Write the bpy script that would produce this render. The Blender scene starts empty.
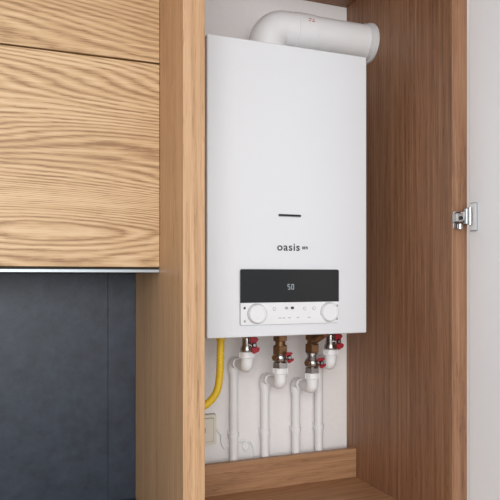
import bpy, bmesh, math, random
from mathutils import Vector, Matrix
H=1.483   # eye height; heights below are given relative to it
sc=bpy.context.scene
sc.view_settings.view_transform='Standard'
def lin(c):
    return tuple([((v/255)/12.92 if v/255<=0.04045 else ((v/255+0.055)/1.055)**2.4) for v in c]+[1.0])
# ---------------------------------------------------------------- materials
def mat(name,col,rough=0.5,metal=0.0,noise=0.03,nscale=30,bump=0.0,emis=None,coat=0,estr=.8):
    m=bpy.data.materials.new(name); m.use_nodes=True
    nt=m.node_tree; b=nt.nodes['Principled BSDF']
    tc=nt.nodes.new('ShaderNodeTexCoord'); n=nt.nodes.new('ShaderNodeTexNoise')
    n.inputs['Scale'].default_value=nscale; n.inputs['Detail'].default_value=8; n.inputs['Roughness'].default_value=.7
    nt.links.new(tc.outputs['Object'],n.inputs['Vector'])
    r=nt.nodes.new('ShaderNodeValToRGB'); c=lin(col)
    r.color_ramp.elements[0].position=.3; r.color_ramp.elements[1].position=.7
    r.color_ramp.elements[0].color=tuple(v*(1-noise) for v in c[:3])+(1,)
    r.color_ramp.elements[1].color=tuple(min(1,v*(1+noise)) for v in c[:3])+(1,)
    nt.links.new(n.outputs['Fac'],r.inputs['Fac']); nt.links.new(r.outputs['Color'],b.inputs['Base Color'])
    b.inputs['Roughness'].default_value=rough; b.inputs['Metallic'].default_value=metal
    b.inputs['Coat Weight'].default_value=coat
    if bump:
        bp=nt.nodes.new('ShaderNodeBump'); bp.inputs['Strength'].default_value=bump; bp.inputs['Distance'].default_value=.002
        nt.links.new(n.outputs['Fac'],bp.inputs['Height']); nt.links.new(bp.outputs['Normal'],b.inputs['Normal'])
    if emis:
        b.inputs['Emission Color'].default_value=lin(emis); b.inputs['Emission Strength'].default_value=estr
    return m
def wood(name,light,mid,dark,axis='Z',cross='X',N=60,grad=.6,amp=.6,stretch=6,scale=3.5,contour=.5,fibre=.5,rough=.5,off=(0,0,0),jagamp=.010,jagscale=40,jagalong=12):
    m=bpy.data.materials.new(name); m.use_nodes=True
    nt=m.node_tree; L=nt.links; b=nt.nodes['Principled BSDF']
    tc=nt.nodes.new('ShaderNodeTexCoord')
    def mp(s,along):
        k=nt.nodes.new('ShaderNodeMapping'); v=[s,s,s]; v['XYZ'.index(axis)]=along
        k.inputs['Scale'].default_value=v; k.inputs['Location'].default_value=off
        L.new(tc.outputs['Object'],k.inputs['Vector']); return k
    def nz(mpn,detail,rgh=.5,dist=0):
        n=nt.nodes.new('ShaderNodeTexNoise'); n.inputs['Scale'].default_value=1; n.inputs['Detail'].default_value=detail
        n.inputs['Roughness'].default_value=rgh; n.inputs['Distortion'].default_value=dist
        L.new(mpn.outputs['Vector'],n.inputs['Vector']); return n.outputs['Fac']
    def M(op,a,bv,c=None):
        n=nt.nodes.new('ShaderNodeMath'); n.operation=op
        for i,v in enumerate([a,bv,c]):
            if v is None: continue
            if isinstance(v,(int,float)): n.inputs[i].default_value=v
            else: L.new(v,n.inputs[i])
        return n.outputs[0]
    sep=nt.nodes.new('ShaderNodeSeparateXYZ'); L.new(tc.outputs['Object'],sep.inputs[0])
    base=nz(mp(scale,scale/stretch),1.0,.35,0)
    jag=nz(mp(jagscale,jagalong),3,.6)
    h=M('ADD',M('MULTIPLY',base,amp),M('MULTIPLY',jag,jagamp))
    h=M('ADD',h,M('MULTIPLY',sep.outputs[cross],grad))
    ring=M('FRACT',M('MULTIPLY',h,N),0)
    ring=M('SUBTRACT',1.0,M('ABSOLUTE',M('SUBTRACT',M('MULTIPLY',ring,2.0),1.0),0))  # triangle
    ring=M('POWER',ring,1.3)
    vary=nz(mp(12,3),2)
    ring=M('MULTIPLY',ring,M('ADD',vary,.5))
    fib=nz(mp(420,9),3,.6)
    fib2=nz(mp(110,2.0),4,.65)
    big=nz(mp(9,.5),2)
    # short dark pores, denser where the ring is dark
    pore=M('MULTIPLY',M('GREATER_THAN',nz(mp(520,22),1,.5),.60),M('ADD',M('MULTIPLY',ring,.30),.05))
    v=M('ADD',M('MULTIPLY',ring,contour),M('MULTIPLY',M('SUBTRACT',fib,.5),fibre*1.6))
    v=M('ADD',v,pore)
    v=M('ADD',v,M('MULTIPLY',M('SUBTRACT',fib2,.5),fibre*1.9))
    v=M('ADD',v,M('MULTIPLY',M('SUBTRACT',big,.5),fibre))
    v=M('ADD',v,.48-contour*.4)
    r=nt.nodes.new('ShaderNodeValToRGB'); e=r.color_ramp.elements
    e[0].position=.1; e[0].color=lin(light); e[1].position=.95; e[1].color=lin(dark)
    q=e.new(.5); q.color=lin(mid)
    L.new(v,r.inputs['Fac']); L.new(r.outputs['Color'],b.inputs['Base Color'])
    b.inputs['Roughness'].default_value=rough
    bp=nt.nodes.new('ShaderNodeBump'); bp.inputs['Strength'].default_value=.2; bp.inputs['Distance'].default_value=.0006; bp.invert=True
    L.new(v,bp.inputs['Height']); L.new(bp.outputs['Normal'],b.inputs['Normal'])
    return m
oc=((219,189,149),(198,162,119),(150,113,76))
OAK_H=wood('oak_flatsawn',*oc,'X','Z',N=120,grad=.5,amp=.5,stretch=8,scale=4.4,contour=.58,fibre=.52,off=(1.3,0,.4),jagamp=.009,jagalong=7)
OAK_H2=wood('oak_flatsawn_b',*oc,'X','Z',N=120,grad=.65,amp=.42,stretch=9,scale=4.0,contour=.48,fibre=.5,off=(4.3,2,3.4),jagamp=.008,jagalong=7)
OAK_V=wood('oak_edge',(208,170,130),(187,147,108),(156,116,81),'Z','X',N=50,grad=1.0,amp=.12,stretch=18,scale=6,contour=.10,fibre=.52,jagamp=.004,jagalong=3)
BRN_V=wood('brown_side',(164,123,92),(141,100,71),(108,73,50),'Z','Y',N=55,grad=.9,amp=.25,stretch=22,scale=5,contour=.13,fibre=.62,jagamp=.004,jagalong=3)  # wood set darker and browner than the left side panel
OAK_X=wood('oak_rail',(194,151,113),(170,127,91),(138,99,69),'X','Z',N=60,grad=.8,amp=.3,stretch=14,scale=5,contour=.15,fibre=.45,jagamp=.004,jagalong=3)
WHITE=mat('white_enamel',(225,227,230),.33,noise=.006,nscale=4)
PLAST=mat('white_plastic',(230,231,232),.4,noise=.01)
CREAM=mat('cream_plastic',(226,220,205),.4,noise=.01)
CREAMG=mat('cream_groove',(140,134,124),.6,noise=.01)
PIPE=mat('white_ppr',(240,240,240),.42,noise=.01)
FLUEM=mat('flue_enamel',(236,236,236),.4,noise=.01)
SLEEVE=mat('flue_sleeve_grey',(214,214,214),.5)
BLACK=mat('black_glass',(10,11,12),.2,noise=.02)
DARK=mat('dark_slot',(18,18,20),.5)
INK=mat('dark_ink',(48,52,58),.5)
GREYI=mat('grey_ink',(165,168,172),.5)
DIG=mat('display_digits',(170,180,185),.4,emis=(170,185,192),estr=.25)
RED=mat('red_handle',(160,24,38),.38,noise=.05)
REDINK=mat('red_ink',(190,80,70),.5)
CHR=mat('chrome',(176,172,170),.25,1.0,noise=.08)
BRASS=mat('brass',(138,104,74),.38,.85,noise=.2,nscale=60)
YEL=mat('yellow_hose',(236,196,44),.45,noise=.05)
SPLASH=mat('slate_backsplash',(42,50,62),.42,noise=.42,nscale=26,bump=.35)
SPLASHG=mat('grout_dark',(26,30,36),.8)
COUNT=mat('dark_countertop',(44,46,52),.4,noise=.1)
PAINT=mat('wall_paint',(240,236,234),.85,noise=.02,nscale=60,bump=.15)
DOORW=mat('white_laminate',(232,233,235),.5,noise=.01)
ALU=mat('aluminium',(165,172,176),.35,.7,noise=.03)
CARC=mat('carcass_dark',(60,54,48),.7)
FLOORM=wood('floor_oak',(190,178,165),(165,152,140),(130,118,105),'X','Y',N=40,grad=1,amp=.5,stretch=10,scale=3,contour=.2,fibre=.4)
# ---------------------------------------------------------------- helpers
def empty(name,loc=(0,0,0)):
    e=bpy.data.objects.new(name,None); sc.collection.objects.link(e); e.empty_display_size=.05; return e
def fin(name,bm,m,parent=None,smooth=False):
    bmesh.ops.recalc_face_normals(bm,faces=bm.faces[:])
    me=bpy.data.meshes.new(name); bm.to_mesh(me); bm.free()
    if m: me.materials.append(m)
    if smooth:
        for p in me.polygons: p.use_smooth=True
        try: me.set_sharp_from_angle(angle=math.radians(40))
        except Exception: pass
    o=bpy.data.objects.new(name,me); sc.collection.objects.link(o)
    if parent: o.parent=parent
    return o
def box(name,x0,x1,y0,y1,z0,z1,m,parent=None,bev=.001,seg=2):
    bm=bmesh.new(); bmesh.ops.create_cube(bm,size=1)
    for v in bm.verts:
        v.co=Vector(((x0+x1)/2+v.co.x*(x1-x0),(y0+y1)/2+v.co.y*(y1-y0),H+(z0+z1)/2+v.co.z*(z1-z0)))
    if bev: bmesh.ops.bevel(bm,geom=bm.edges[:],offset=bev,segments=seg,affect='EDGES',profile=.5)
    return fin(name,bm,m,parent,bev>.003)
def lathe(name,p0,d,prof,m,parent=None,seg=32,rz=H):
    """prof: list of (distance along d, radius)"""
    d=Vector(d).normalized(); q=Vector((0,0,1)).rotation_difference(d); p0=Vector(p0)+Vector((0,0,rz))
    bm=bmesh.new(); rings=[]
    for t,r in prof:
        rings.append([bm.verts.new(p0+q@Vector((r*math.cos(2*math.pi*i/seg),r*math.sin(2*math.pi*i/seg),t))) for i in range(seg)])
    for a,b in zip(rings,rings[1:]):
        for i in range(seg): bm.faces.new((a[i],a[(i+1)%seg],b[(i+1)%seg],b[i]))
    bm.faces.new(rings[0]); bm.faces.new(rings[-1])
    return fin(name,bm,m,parent,True)
def fillet(pts,r,n=8):
    P=[Vector(p) for p in pts]; out=[P[0]]
    for a,b,c in zip(P,P[1:],P[2:]):
        u=(a-b).normalized(); w=(c-b).normalized(); ang=u.angle(w)
        if ang>3.1: out.append(b); continue
        rr=min(r,.49*min((a-b).length,(c-b).length)*math.tan(ang/2))
        t=rr/math.tan(ang/2); s=b+u*t; e=b+w*t
        cen=b+(u+w).normalized()*(rr/math.sin(ang/2))
        v0=s-cen; v1=e-cen; tot=v0.angle(v1); ax=v0.cross(v1).normalized()
        for i in range(n+1): out.append(cen+Matrix.Rotation(tot*i/n,3,ax)@v0)
    out.append(P[-1]); return out
def smoothp(pts,sub=8):
    P=[Vector(p) for p in pts]; P=[2*P[0]-P[1]]+P+[2*P[-1]-P[-2]]; o=[]
    for i in range(1,len(P)-2):
        for k in range(sub):
            t=k/sub; a,b,c,d=P[i-1:i+3]
            o.append(.5*((2*b)+(c-a)*t+(2*a-5*b+4*c-d)*t*t+(3*b-a-3*c+d)*t**3))
    o.append(P[-2]); return o
def tube(name,pts,r,m,parent=None,seg=24):
    pts=[Vector(p)+Vector((0,0,H)) for p in pts]; bm=bmesh.new(); n=len(pts)
    T=[(pts[min(i+1,n-1)]-pts[max(i-1,0)]).normalized() for i in range(n)]
    N0=T[0].orthogonal().normalized(); rings=[]
    for i in range(n):
        if i: N0=(T[i-1].rotation_difference(T[i])@N0).normalized()
        B=T[i].cross(N0); rr=r(i) if callable(r) else r
        rings.append([bm.verts.new(pts[i]+rr*(math.cos(2*math.pi*k/seg)*N0+math.sin(2*math.pi*k/seg)*B)) for k in range(seg)])
    for a,b in zip(rings,rings[1:]):
        for i in range(seg): bm.faces.new((a[i],a[(i+1)%seg],b[(i+1)%seg],b[i]))
    bm.faces.new(rings[0]); bm.faces.new(rings[-1])
    return fin(name,bm,m,parent,True)
def text(name,s,xc,zc,y,width,m,parent,height=None,space=1.0,offset=0):
    cu=bpy.data.curves.new(name,'FONT'); cu.body=s; cu.size=1; cu.extrude=.01; cu.space_character=space; cu.offset=offset
    o=bpy.data.objects.new('tmp',cu); sc.collection.objects.link(o)
    bpy.context.view_layer.update()
    me=bpy.data.meshes.new_from_object(o.evaluated_get(bpy.context.evaluated_depsgraph_get()))
    bpy.data.objects.remove(o)
    xs=[v.co.x for v in me.vertices]; ys=[v.co.y for v in me.vertices]
    w=max(xs)-min(xs); sx=width/w; sy=sx if height is None else height/(max(ys)-min(ys))
    cx=(max(xs)+min(xs))/2; cy=(max(ys)+min(ys))/2
    for v in me.vertices:
        v.co=Vector((xc+(v.co.x-cx)*sx, y-v.co.z*.02, H+zc+(v.co.y-cy)*sy))
    me.materials.clear(); me.materials.append(m); me.name=name
    t=bpy.data.objects.new(name,me); sc.collection.objects.link(t); t.parent=parent
    return t
def rrect(name,x0,x1,z0,z1,y0,y1,r,m,parent,corners=(1,1,1,1),seg=8):
    """rounded rectangle plate facing -Y; corners: bl,br,tr,tl"""
    bm=bmesh.new(); pts=[]
    C=[(x0,z0,180,corners[0],1,1),(x1,z0,270,corners[1],-1,1),(x1,z1,0,corners[2],-1,-1),(x0,z1,90,corners[3],1,-1)]
    for cx,cz,a0,on,sx,sz in C:
        if on:
            for i in range(seg+1):
                a=math.radians(a0+90*i/seg); pts.append((cx+sx*r+r*math.cos(a),cz+sz*r+r*math.sin(a)))
        else: pts.append((cx,cz))
    vs=[bm.verts.new((p[0],y0,H+p[1])) for p in pts]; f=bm.faces.new(vs)
    g=bmesh.ops.extrude_face_region(bm,geom=[f])
    for v in [e for e in g['geom'] if isinstance(e,bmesh.types.BMVert)]: v.co.y=y1
    return fin(name,bm,m,parent)
# ---------------------------------------------------------------- room
YB=1.65; YF=1.17
box('wall_back',-2.2,2.4,YB,YB+.12,-H,1.12,PAINT,bev=0)
box('floor',-2.2,2.4,-2.6,YB+.12,-H-.1,-H,FLOORM,bev=0)
box('ceiling',-2.2,2.4,-2.6,YB+.12,1.12,1.2,PAINT,bev=0)
# ---------------------------------------------------------------- tall cabinet
XL0,XL1,XR0,XR1=.3208,.3653,.9625,1.006
tc=empty('tall_cabinet')
box('side_panel_left',XL0,XL1,YF,YB-.001,-H+.0005,1.118,OAK_V,tc,.0015)
# right side with a flue opening cut through
rp=box('side_panel_right',XR0,XR1,YF,YB-.001,-H+.0005,1.118,BRN_V,tc,.0015)
cut=lathe('cutter',(XR0-.1,1.525,.662),(1,0,0),[(0,.054),(.3,.054)],None,seg=48)
md=rp.modifiers.new('hole','BOOLEAN'); md.object=cut; md.operation='DIFFERENCE'; md.solver='EXACT'
bpy.context.view_layer.update()
me=bpy.data.meshes.new_from_object(rp.evaluated_get(bpy.context.evaluated_depsgraph_get()))
rp.modifiers.clear(); rp.data=me; bpy.data.objects.remove(cut)
box('niche_shelf_bottom',XL1,XR0,YF+.02,YB-.001,-.613,-.588,OAK_X,tc)
box('niche_shelf_top',XL1,XR0,YF+.02,YB-.001,.815,.84,BRN_V,tc)
box('back_rail',XL1,XR0,1.592,1.612,-.588,-.505,OAK_X,tc)
box('lower_door',XL1+.002,XR0-.002,YF,YF+.019,-H+.1,-.615,OAK_V,tc)
box('upper_door',XL1+.002,XR0-.002,YF,YF+.019,.842,1.11,OAK_V,tc)
box('plinth',XL1,XR0,YF+.04,YF+.055,-H+.0005,-H+.1,CARC,tc)
# opened door
cd=empty('cabinet_door'); ang=math.radians(4)
def doorbox(name,a0,a1,t0,t1,z0,z1,m,parent,bev=.001):
    o=box(name,t0,t1,-a1,-a0,z0,z1,m,parent,bev)
    R=Matrix.Translation((XR1+.003,YF-.004,0))@Matrix.Rotation(ang,4,'Z')
    o.data.transform(R); return o
doorbox('door_leaf_inner',0,.60,.0,.006,-H+.003,.83,DOORW,cd)
doorbox('door_leaf_outer',0,.60,.0062,.02,-H+.003,.83,OAK_V,cd)
# ---------------------------------------------------------------- hinge
hg=empty('door_hinge'); zc=.134
doorbox('cup_flange',.006,.026,-.0040,-.0003,zc-.028,zc+.038,ALU,hg)
doorbox('cup_face',.007,.025,-.0048,-.0038,zc-.026,zc+.036,PLAST,hg)
box('mounting_plate',XR0+.001,XR0+.020,YF-.004,YF-.0003,zc-.022,zc+.018,CHR,hg,.0008)
box('arm',XR0-.004,XR0+.017,YF-.020,YF-.0035,zc-.008,zc+.012,CHR,hg,.002)
box('knuckle_bar',XR0+.014,XR1-.001,YF-.022,YF-.010,zc-.006,zc+.018,CHR,hg,.003)
lathe('link_pin',(XR0+.022,YF-.022,zc-.012),(0,0,1),[(0,.0055),(.034,.0055)],ALU,hg,16)
lathe('link_pin_b',(XR0+.034,YF-.020,zc-.014),(0,0,1),[(0,.0055),(.040,.0055)],CHR,hg,16)
lathe('adjusting_screw',(XR0+.008,YF-.0195,zc+.001),(0,-1,0),[(0,.0045),(.003,.0045)],DARK,hg,16)
lathe('spring_drum',(XR0+.012,YF-.012,zc-.024),(0,0,1),[(0,.006),(.012,.006)],CHR,hg,16)
# ---------------------------------------------------------------- overhead cabinet
wc=empty('overhead_cabinet'); D0=1.363
box('carcass',-.9,XL0-.001,D0+.021,YB-.0003,.022,1.1195,CARC,wc,0)
box('door_lower',-.28,XL0-.001,D0,D0+.019,.022,.4720,OAK_H,wc,.0008)
box('door_upper',-.28,XL0-.001,D0,D0+.019,.4760,1.10,OAK_H2,wc,.0008)
box('door_lower_b',-.9,-.284,D0,D0+.019,.022,.4720,OAK_H2,wc,.0008)
box('door_upper_b',-.9,-.284,D0,D0+.019,.4760,1.10,OAK_H,wc,.0008)
box('bottom_profile',-.9,XL0-.001,D0+.001,D0+.012,.010,.0165,ALU,wc,.0005)
box('bottom_panel',-.9,XL0-.001,D0+.013,YB-.0003,.0095,.021,CARC,wc,0)
# ---------------------------------------------------------------- backsplash & base
bs=empty('backsplash')
box('slab_right',.2492,XL0-.001,YB-.010,YB-.0003,-.583,.009,SPLASH,bs,.0004)
box('slab_main',-.9,.2482,YB-.010,YB-.0003,-.583,.009,SPLASH,bs,.0004)
box('joint',.2478,.2496,YB-.009,YB-.0012,-.583,.009,SPLASHG,bs,0)
box('countertop',-.9,XL0-.001,1.05,YB-.0003,-.6232,-.5832,COUNT,bev=.002)
bc=empty('base_cabinet')
box('carcass',-.9,XL0-.001,1.10,YB-.001,-H+.1,-.6235,CARC,bc)
for i,(a,b) in enumerate([(-.9,-.296),(-.292,.3165)]): box('door_%d'%(i+1),a,b,1.078,1.098,-H+.1,-.63,OAK_V,bc)
box('plinth',-.9,XL0-.001,1.13,1.15,-H,-H+.1,CARC,bc,0)
# ---------------------------------------------------------------- boiler
bo=empty('gas_boiler'); BX0,BX1,BY,BZ0,BZ1=.4315,.857,1.367,-.142,.560
box('chassis',BX0+.004,BX1-.004,BY+.03,1.625,BZ0+.006,BZ1-.004,WHITE,bo,.003)
box('front_cover',BX0,BX1,BY,BY+.16,BZ0,BZ1,WHITE,bo,.0035,4)
box('wall_bracket',BX0+.05,BX1-.05,1.625,YB-.0003,BZ1-.10,BZ1-.05,ALU,bo)
rrect('slot',.611,.671,.1455,.1515,BY-.0006,BY+.004,.0020,DARK,bo)
rrect('slot_highlight',.612,.670,.1450,.1464,BY-.0012,BY+.004,.0006,GREYI,bo)  # grey strip colours in the highlight along the slot's lower edge
text('lettering','oasis',.6375,.072,BY-.0004,.060,INK,bo,height=.0175,space=1.12,offset=.016)
rrect('badge',.6745,.689,.0675,.0745,BY-.0007,BY+.002,.0015,INK,bo)
text('badge_lettering','16',.6818,.071,BY-.0010,.008,PLAST,bo)
# control panel
PX0,PX1=.5124,.7737
rrect('panel_frame',PX0-.0012,PX1+.0012,-.1142,.0192,BY-.0012,BY+.004,.005,GREYI,bo)
rrect('display_glass',PX0,PX1,-.0605,.018,BY-.0042,BY+.003,.004,BLACK,bo,(0,0,1,1))
rrect('control_fascia',PX0,PX1,-.113,-.061,BY-.005,BY+.003,.004,PLAST,bo,(1,1,0,0))
rrect('fascia_ridge',PX0+.030,PX1-.014,-.1075,-.0945,BY-.0064,BY-.004,.006,PLAST,bo)
def seg7(x,z,w,h,on,nm):
    t=.0006
    S={'a':(x,x+w,z+h-t,z+h+t),'g':(x,x+w,z+h/2-t,z+h/2+t),'d':(x,x+w,z-t,z+t),
       'f':(x-t,x+t,z+h/2,z+h),'b':(x+w-t,x+w+t,z+h/2,z+h),'e':(x-t,x+t,z,z+h/2),'c':(x+w-t,x+w+t,z,z+h/2)}
    for k in on:
        a,b,c,d=S[k]; rrect('segment_%s_%s'%(nm,k),a,b,c,d,BY-.0047,BY-.0040,.0003,DIG,bo,seg=2)
seg7(.6340,-.0295,.0054,.0118,'afgcd','tens'); seg7(.6440,-.0295,.0054,.0118,'abcdef','units')
for i,x in enumerate([.598,.630,.6455,.679,.704]):
    if i in(1,2): rrect('icon_%d'%i,x-.004,x+.004,-.0775,-.0715,BY-.0056,BY-.004,.001,INK if i==2 else GREYI,bo)
    else: lathe('icon_%d'%i,(x,BY-.004,-.0765),(0,-1,0),[(0,.0042),(.0016,.0042)],GREYI,bo,20); lathe('icon_in_%d'%i,(x,BY-.0052,-.0765),(0,-1,0),[(0,.003),(.0008,.003)],PLAST,bo,20)
for i,x in enumerate([.612,.6225,.637,.66,.69]):
    rrect('tick_%d'%i,x-.0035,x+.0035,-.0990,-.0972,BY-.0070,BY-.006,.0004,GREYI,bo)
for i,x in enumerate([.553,.7455]):
    lathe('knob_ring_%d'%i,(x,BY-.0045,-.0865),(0,-1,0),[(0,.0242),(.0012,.0242)],GREYI,bo,48)
    lathe('knob_%d'%i,(x,BY-.005,-.0865),(0,-1,0),[(0,.0232),(.008,.0225),(.010,.0205),(.0102,.0165),(.0092,.016)],PLAST,bo,48)
for i,(x,z) in enumerate([(.522,-.073),(.5225,-.104),(.7685,-.071),(.768,-.104)]):
    lathe('mark_%d'%i,(x,BY-.0045,z),(0,-1,0),[(0,.003),(.001,.003)],INK if i==0 else GREYI,bo,12)
# ---------------------------------------------------------------- flue
fl=empty('flue_pipe'); FX,FY,FZ=.648,1.525,.662; FR=.0495
lathe('boiler_collar',(FX,FY,BZ1-.001),(0,0,1),[(0,.066),(.008,.066),(.010,.059),(.03,.055)],FLUEM,fl,48)
tube('elbow',fillet([(FX,FY,BZ1+.005),(FX,FY,FZ),(XR1+.15,FY,FZ)],.075,20),FR,FLUEM,fl,48)
lathe('socket',(FX+.074,FY,FZ),(1,0,0),[(0,FR),(.001,FR+.002),(.055,FR+.002),(.0565,FR)],FLUEM,fl,48)
lathe('wall_sleeve',(XR0-.022,FY,FZ),(1,0,0),[(0,FR+.0001),(.001,FR+.003),(.0135,FR+.003),(.015,.0558),(.0218,.0558)],SLEEVE,fl,48)
# printed stamp wrapped on the socket
bm=bmesh.new()
R=FR+.0022
for r0,(xa,xb) in enumerate([(.100,.110),(.113,.118),(.100,.106),(.109,.118)]):
    a0=math.radians(28-8*(r0//2)); a1=a0-math.radians(3.5)
    q=[bm.verts.new((FX+xx,FY-R*math.cos(a),H+FZ+R*math.sin(a))) for xx,a in((xa,a0),(xb,a0),(xb,a1),(xa,a1))]
    bm.faces.new(q)
fin('stamp',bm,REDINK,fl)
# ---------------------------------------------------------------- water pipes
def butterfly(x,y,z,parent,w=.022,tilt=0,k=1.0):
    q=Matrix.Translation((x,y,z+H))@Matrix.Rotation(tilt,4,'Y')
    bm=bmesh.new()
    up=[(-w-.003,-.003),(-w,.009),(-w*.6,.0115),(-.004,.0045),(.004,.0045),(w*.6,.0115),(w,.009),(w+.003,-.003),(w,-.0060),(w*.5,-.006),(0,-.0045),(-w*.5,-.006),(-w,-.0060)]
    a=[bm.verts.new((p*k,-.003,t*k)) for p,t in up]; b=[bm.verts.new((p*k,.003,t*k)) for p,t in up]
    n=len(up); bm.faces.new(a); bm.faces.new(b)
    for i in range(n): bm.faces.new((a[i],a[(i+1)%n],b[(i+1)%n],b[i]))
    bmesh.ops.bevel(bm,geom=bm.edges[:],offset=.0008,segments=1,affect='EDGES')
    bm.transform(q)
    fin('handle',bm,RED,parent)
    lathe('handle_stem',(x,y+.03,z),(0,-1,0),[(0,.006),(.024,.006),(.026,.0070),(.033,.0070)],CHR,parent,16)
    lathe('handle_screw',(x,y-.003,z),(0,-1,0),[(0,.0045),(.0025,.0045)],CHR,parent,6)
def hexn(name,x,y,z0,z1,r,m,parent):
    lathe(name,(x,y,z0),(0,0,1),[(0,r*.93),(.001,r),(z1-z0-.001,r),(z1-z0,r*.93)],m,parent,6)
def ppr(p,x,y,x2,ze,ztop):
    """white adaptor, elbow going back to the wall and down"""
    Y2=1.628
    lathe('adaptor',(x,y,ze),(0,0,1),[(0,.0155),(.004,.017),(ztop-ze-.018,.017),(ztop-ze-.016,.0205),(ztop-ze-.001,.0205),(ztop-ze,.018)],PIPE,p,24)
    for i in range(8):
        a=2*math.pi*i/8
        box('rib_%d'%i,x+.0203*math.cos(a)-.0016,x+.0203*math.cos(a)+.0016,y+.0203*math.sin(a)-.0016,y+.0203*math.sin(a)+.0016,ztop-.015,ztop-.0015,PIPE,p,.0005,1)
    tube('bottom_elbow',fillet([(x,y,ze+.004),(x,y,ze-.014),(x,y+.034,ze-.014)],.016,8),.0165,PIPE,p)
    tube('run',fillet([(x,y,ze),(x,y,ze-.014),(x2,Y2,ze-.014),(x2,Y2,-.5878)],.012,8),.0118,PIPE,p)
    tube('top_elbow',fillet([(x2+(x-x2)*.3,Y2-.034,ze-.014),(x2,Y2,ze-.014),(x2,Y2,ze-.044)],.016,8),.0155,PIPE,p)
    box('clip_base',x2-.012,x2+.012,Y2+.0118,YB-.0003,-.446,-.432,PIPE,p)
    lathe('clip_ring',(x2,Y2,-.446),(0,0,1),[(0,.0118),(0.0005,.0145),(.0135,.0145),(.014,.0118)],PIPE,p,24)
VY=1.53
def typeA(x,x2,ze,ztop):
    p=empty('water_pipe')
    hexn('nut',x,VY,-.160,BZ0+.005,.017,CHR,p)
    lathe('valve_body',(x,VY,ztop-.006),(0,0,1),[(0,.014),(.006,.017),(.014,.0175),(.022,.014),(-.158-ztop+.01,.012)],CHR,p,24)
    butterfly(x+.006,VY-.034,-.176,p,.015,math.radians(80),1.25)
    ppr(p,x,VY,x2,ze,ztop)
def typeB(x,x2,ze,ztop,tee):
    p=empty('water_pipe')
    hexn('nut',x,VY,-.172,BZ0+.005,.020,BRASS,p)
    lathe('union',(x,VY,-.190),(0,0,1),[(0,.014),(.004,.014),(.0045,.0155),(.008,.0155),(.0085,.0135),(.020,.014)],BRASS,p,20)
    hexn('union_nut',x,VY,-.207,-.184,.0205,BRASS,p)
    lathe('union_ring',(x,VY,-.213),(0,0,1),[(0,.014),(.001,.0165),(.005,.0165),(.006,.014)],CHR,p,24)
    lathe('valve_ball',(x,VY,ztop+.012),(0,0,1),[(0,.013),(.006,.0195),(.014,.021),(.022,.0195),(.030,.014),(-.203-ztop-.012,.012)],CHR,p,24)
    hexn('lower_nut',x,VY,ztop-.004,ztop+.014,.0205,CHR,p)
    lathe('thermo_port',(x-.008,VY-.006,ztop+.026),(-.8,-.6,.15),[(0,.008),(.012,.008),(.013,.010),(.020,.010)],CHR,p,6)
    lathe('thermo_cap',(x-.008-.8*.019,VY-.006-.6*.019,ztop+.029),(-.8,-.6,.15),[(0,.0075),(.005,.0065)],BRASS,p,16)
    if tee:
        tube('drain_branch',fillet([(x,VY,-.18),(x-.004,VY-.03,-.170),(x+.012,VY-.045,-.155)],.01,6),.009,BRASS,p,16)
        hexn('drain_cap',x+.012,VY-.045,-.162,-.142,.013,BRASS,p)
    butterfly(x+.010,VY-.034,ztop+.030,p,.010,math.radians(75),1.15)
    ppr(p,x,VY,x2,ze,ztop)
typeA(.593,.592,-.222,-.196)
typeB(.689,.686,-.272,-.243,False)
typeB(.785,.783,-.290,-.262,True)
typeA(.842,.857,-.228,-.200)
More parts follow.
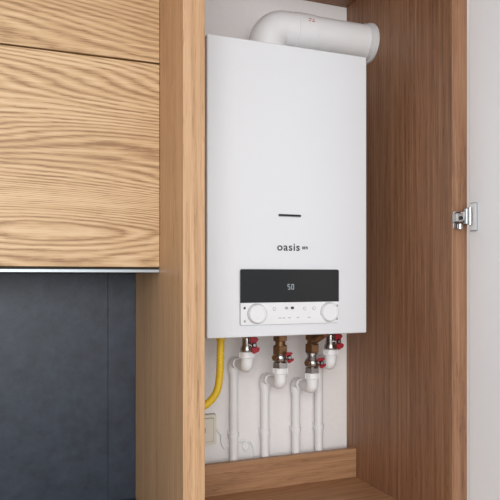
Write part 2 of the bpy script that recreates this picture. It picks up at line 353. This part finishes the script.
# ---------------------------------------------------------------- gas hose, outlet, cable
gh=empty('gas_hose')
hp=smoothp([(.510,1.50,-.155),(.509,1.50,-.20),(.507,1.50,-.25),(.499,1.50,-.29),(.476,1.50,-.318),(.440,1.50,-.338),(.405,1.50,-.38),(.398,1.50,-.45),(.398,1.50,-.5878)],24)
tube('hose',hp,lambda i:.0096+.0005*math.sin(i*1.6),YEL,gh,20)
hexn('hose_nut',.510,1.50,-.160,BZ0+.005,.013,YEL,gh)
po=empty('power_outlet')
rrect('plate_outline',.4595,.5455,-.4635,-.3785,YB-.004,YB-.0003,.006,CREAMG,po)  # dark outline frame around the outlet plate
rrect('plate',.461,.544,-.462,-.380,YB-.013,YB-.0035,.006,CREAM,po)
rrect('insert_groove',.469,.536,-.454,-.388,YB-.0134,YB-.010,.004,CREAMG,po)
rrect('insert',.4705,.5345,-.4525,-.3895,YB-.016,YB-.012,.004,CREAM,po)
lathe('socket_well',(.494,YB-.0165,-.421),(0,1,0),[(0,.018),(.003,.017)],CREAMG,po,32)
for s in(-1,1): lathe('pin_hole_%d'%(s+2),(.494+s*.0095,YB-.0169,-.421),(0,1,0),[(0,.0025),(.002,.0025)],DARK,po,12)
tube('power_cable',smoothp([(.548,1.646,-.425),(.560,1.646,-.44),(.563,1.646,-.465),(.575,1.646,-.480),(.605,1.6464,-.472),(.632,1.6464,-.462),(.648,1.6464,-.476),(.640,1.6464,-.492),(.626,1.6464,-.482),(.630,1.6464,-.468),(.648,1.6464,-.466),(.658,1.6464,-.49),(.660,1.6464,-.52),(.660,1.6464,-.5878)],8),.0026,PIPE,seg=10)
# ---------------------------------------------------------------- light
def area(name,loc,target,size,power,col):
    l=bpy.data.lights.new(name,'AREA'); l.shape='RECTANGLE'; l.size=size[0]; l.size_y=size[1]; l.energy=power; l.color=col
    o=bpy.data.objects.new(name,l); sc.collection.objects.link(o); o.location=loc
    o.rotation_euler=(Vector(target)-Vector(loc)).to_track_quat('-Z','Y').to_euler(); return o
area('window_light',(-.6,-2.1,1.95),(.6,1.4,1.45),(2.2,1.5),74,(.97,.985,1.0))
w=bpy.data.worlds.new('world'); sc.world=w; w.use_nodes=True
w.node_tree.nodes['Background'].inputs['Color'].default_value=(.93,.965,1.0,1); w.node_tree.nodes['Background'].inputs['Strength'].default_value=.86
# ---------------------------------------------------------------- camera
cam=bpy.data.cameras.new('camera'); co=bpy.data.objects.new('camera',cam); sc.collection.objects.link(co)
cam.sensor_width=36; cam.lens=36*623/500; cam.shift_y=.054; cam.clip_start=.01
co.location=(0,0,H); co.rotation_euler=(math.radians(90),0,-math.atan(245/623))
sc.camera=co
